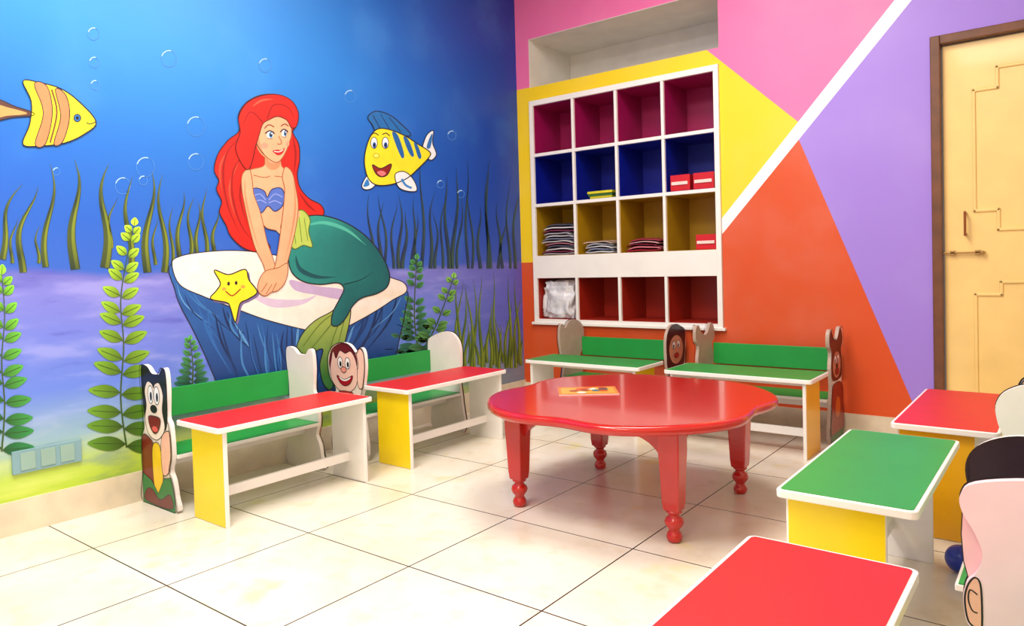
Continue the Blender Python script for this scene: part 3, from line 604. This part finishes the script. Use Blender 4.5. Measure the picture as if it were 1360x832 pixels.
def board(parent, xpos, outward, kind, back, ybase=.02):
    sil, L = character(kind); th = .02
    s = cr(sil, True, 4); s = [(a, max(0, z)) for a, z in s]
    f = lambda u, v, k: (xpos-outward*th*k, ybase+u*BWID, v*BHT)
    prism('character_board', s, f, M_WHITE, parent, 0, mats=[back], capidx=(0, 0, 0))
    p = Paint(lambda u, v, l: (xpos+outward*(.0008+.0005*l), ybase+u*BWID, max(.0005, v*BHT)), BWID/BHT)
    p.poly(s, '#f4e8dc', 0, False)
    for i, (c, pts, sm, ln) in enumerate(L):
        p.poly(pts, c, 1+i*.7, bool(sm), line='#18141a' if ln else None, lw=.006)
    p.stroke(s, .008, '#18141a', 14, closed=True, smooth=False)
    p.build('character_paint', parent, M_GLOSSPAINT)
    if kind == 'hand':
        p = Paint(lambda u, v, l: (xpos-outward*(th+.0008+.0005*l), ybase+u*BWID, max(.0005, v*BHT)), BWID/BHT)
        p.poly([(.87, .525), (.91, .54), (.945, .56), (.96, .62), (.94, .665), (.9, .69), (.87, .66)], '#ecb49c', 0, True, line='#18141a', lw=.005)
        p.stroke([(.89, .64), (.93, .65), (.94, .62), (.92, .59), (.89, .585)], .004, '#18141a', 1)
        p.build('back_paint', parent, M_GLOSSPAINT)
M_GRN = mat('green_laminate', '#1a9640', .42, 0, .06); M_REDL = mat('red_laminate', '#d2141c', .45, 0, .05); M_YELP = mat('yellow_enamel', '#f5d80c', .35, .2, .04)
M_BKW = mat('board_white', '#efe8e4', .45); M_BKP = mat('board_pink', '#f2d2da', .45); M_BK_SHADED = mat('board_white_shaded', '#b49c8e', .5, 0, .12)  # the greyish-brown one is for back-wall benches: shade put into the board colour
def rrect(x0, y0, x1, y1, r, n=5):
    o = []
    for cx, cy, a0 in ((x1-r, y1-r, 0), (x0+r, y1-r, 90), (x0+r, y0+r, 180), (x1-r, y0+r, 270)):
        for i in range(n+1): a = math.radians(a0+90*i/n); o.append((cx+r*math.cos(a), cy+r*math.sin(a)))
    return o
def bench(loc, rot, L, top, kinds, back=None, yel=M_YELP, dd=0.0, yb=.02):
    e = empty('kids_desk_bench', loc, math.radians(rot)); back = back or M_BKW
    DF, DB, HT = .755+dd, .395+dd, .44
    prism('desk_top', rrect(0, DB, L, DF, .02), lambda u, v, k: (u, v, HT-.0015 if k else HT-.024), M_WHITE, e, .003)
    prism('desk_laminate', rrect(.011, DB+.011, L-.011, DF-.011, .012), lambda u, v, k: (u, v, HT if k else HT-.0016), top, e)
    for k, (a, b) in enumerate([(.035, .053), (L-.053, L-.035)]):
        boxes('end_panel_%d' % (k+1), [((a, .475+dd, 0), (b, .735+dd, HT-.024))], M_WHITE, e, .002)
        o = (a-.002, a-.0002) if k == 0 else (b+.0002, b+.002)
        boxes('end_paint_%d' % (k+1), [((o[0], .477+dd, .003), (o[1], .728+dd, HT-.026))], yel, e)
    boxes('foot_rail', [((.053, .60+dd, .10), (L-.053, .62+dd, .145))], M_WHITE, e, .002)
    boxes('under_shelf_rail', [((.053, .48+dd, .36), (L-.053, .498+dd, HT-.024))], M_WHITE, e, .002)
    boxes('seat', [((.034, yb+.04, .245), (L-.034, yb+.30, .263))], M_WHITE, e, .003)
    boxes('seat_laminate', [((.036, yb+.045, .2632), (L-.036, yb+.292, .266))], M_GRN, e)
    boxes('backrest', [((.034, yb+.01, .395), (L-.034, yb+.03, .535))], M_GRN, e, .002)
    boxes('seat_brace', [((.034, yb+.15, .19), (L-.034, yb+.168, .245))], M_WHITE, e, .002)
    board(e, .013, -1, kinds[0], back, yb); board(e, L-.013, 1, kinds[1], back, yb)
    return e
bench((.018, -2.285, 0), -90, .86, M_REDL, ('dog', 'dog'), dd=-.028, yb=.016)
bench((.03, -1.205, 0), -90, .87, M_REDL, ('girl', 'boy'), dd=-.01, yb=.075)
bench((1.475, -.035, 0), 180, .885, M_GRN, ('girl', 'boy'), M_BK_SHADED, dd=-.01)
M_YO = mat('amber_enamel', '#f0b414', .35, .2, .04)
bench((2.50, -.035, 0), 180, .86, M_GRN, ('mouse', 'mouse'), M_BK_SHADED, yel=M_YO, dd=-.01)
bench((3.785, -1.64, 0), 90, .88, M_REDL, ('boy', 'dog'), yel=M_YO)
bench((3.68, -2.70, 0), 90, .88, M_GRN, ('princess', 'princess'))
bench((3.74, -3.95, 0), 90, .88, M_REDL, ('mouse', 'hand'), M_BKP)

# ------------------------------------------------------------------ lights
def clight(loc, sx, sy, power, col=(1, .94, .85)):
    e = empty('ceiling_light', loc)
    boxes('housing', [((-sx/2-.03, -sy/2-.03, .0), (sx/2+.03, sy/2+.03, .045))], M_CEIL, e)
    ld = bpy.data.lights.new('panel_light', 'AREA'); ld.shape = 'RECTANGLE'; ld.size = sx; ld.size_y = sy; ld.energy = power; ld.color = col
    o = bpy.data.objects.new('panel_light', ld); o.location = (0, 0, -.01); link(o, e)
clight((1.4, -4.0, 3.5), 1.1, 1.1, 116)
clight((2.1, -1.9, 3.5), 1.1, 1.1, 70)
clight((3.0, -5.6, 3.5), 1.0, 1.0, 42)
w = bpy.data.worlds.new('world'); scene.world = w; w.use_nodes = True
w.node_tree.nodes['Background'].inputs[0].default_value = (1, 1, 1, 1); w.node_tree.nodes['Background'].inputs[1].default_value = .5
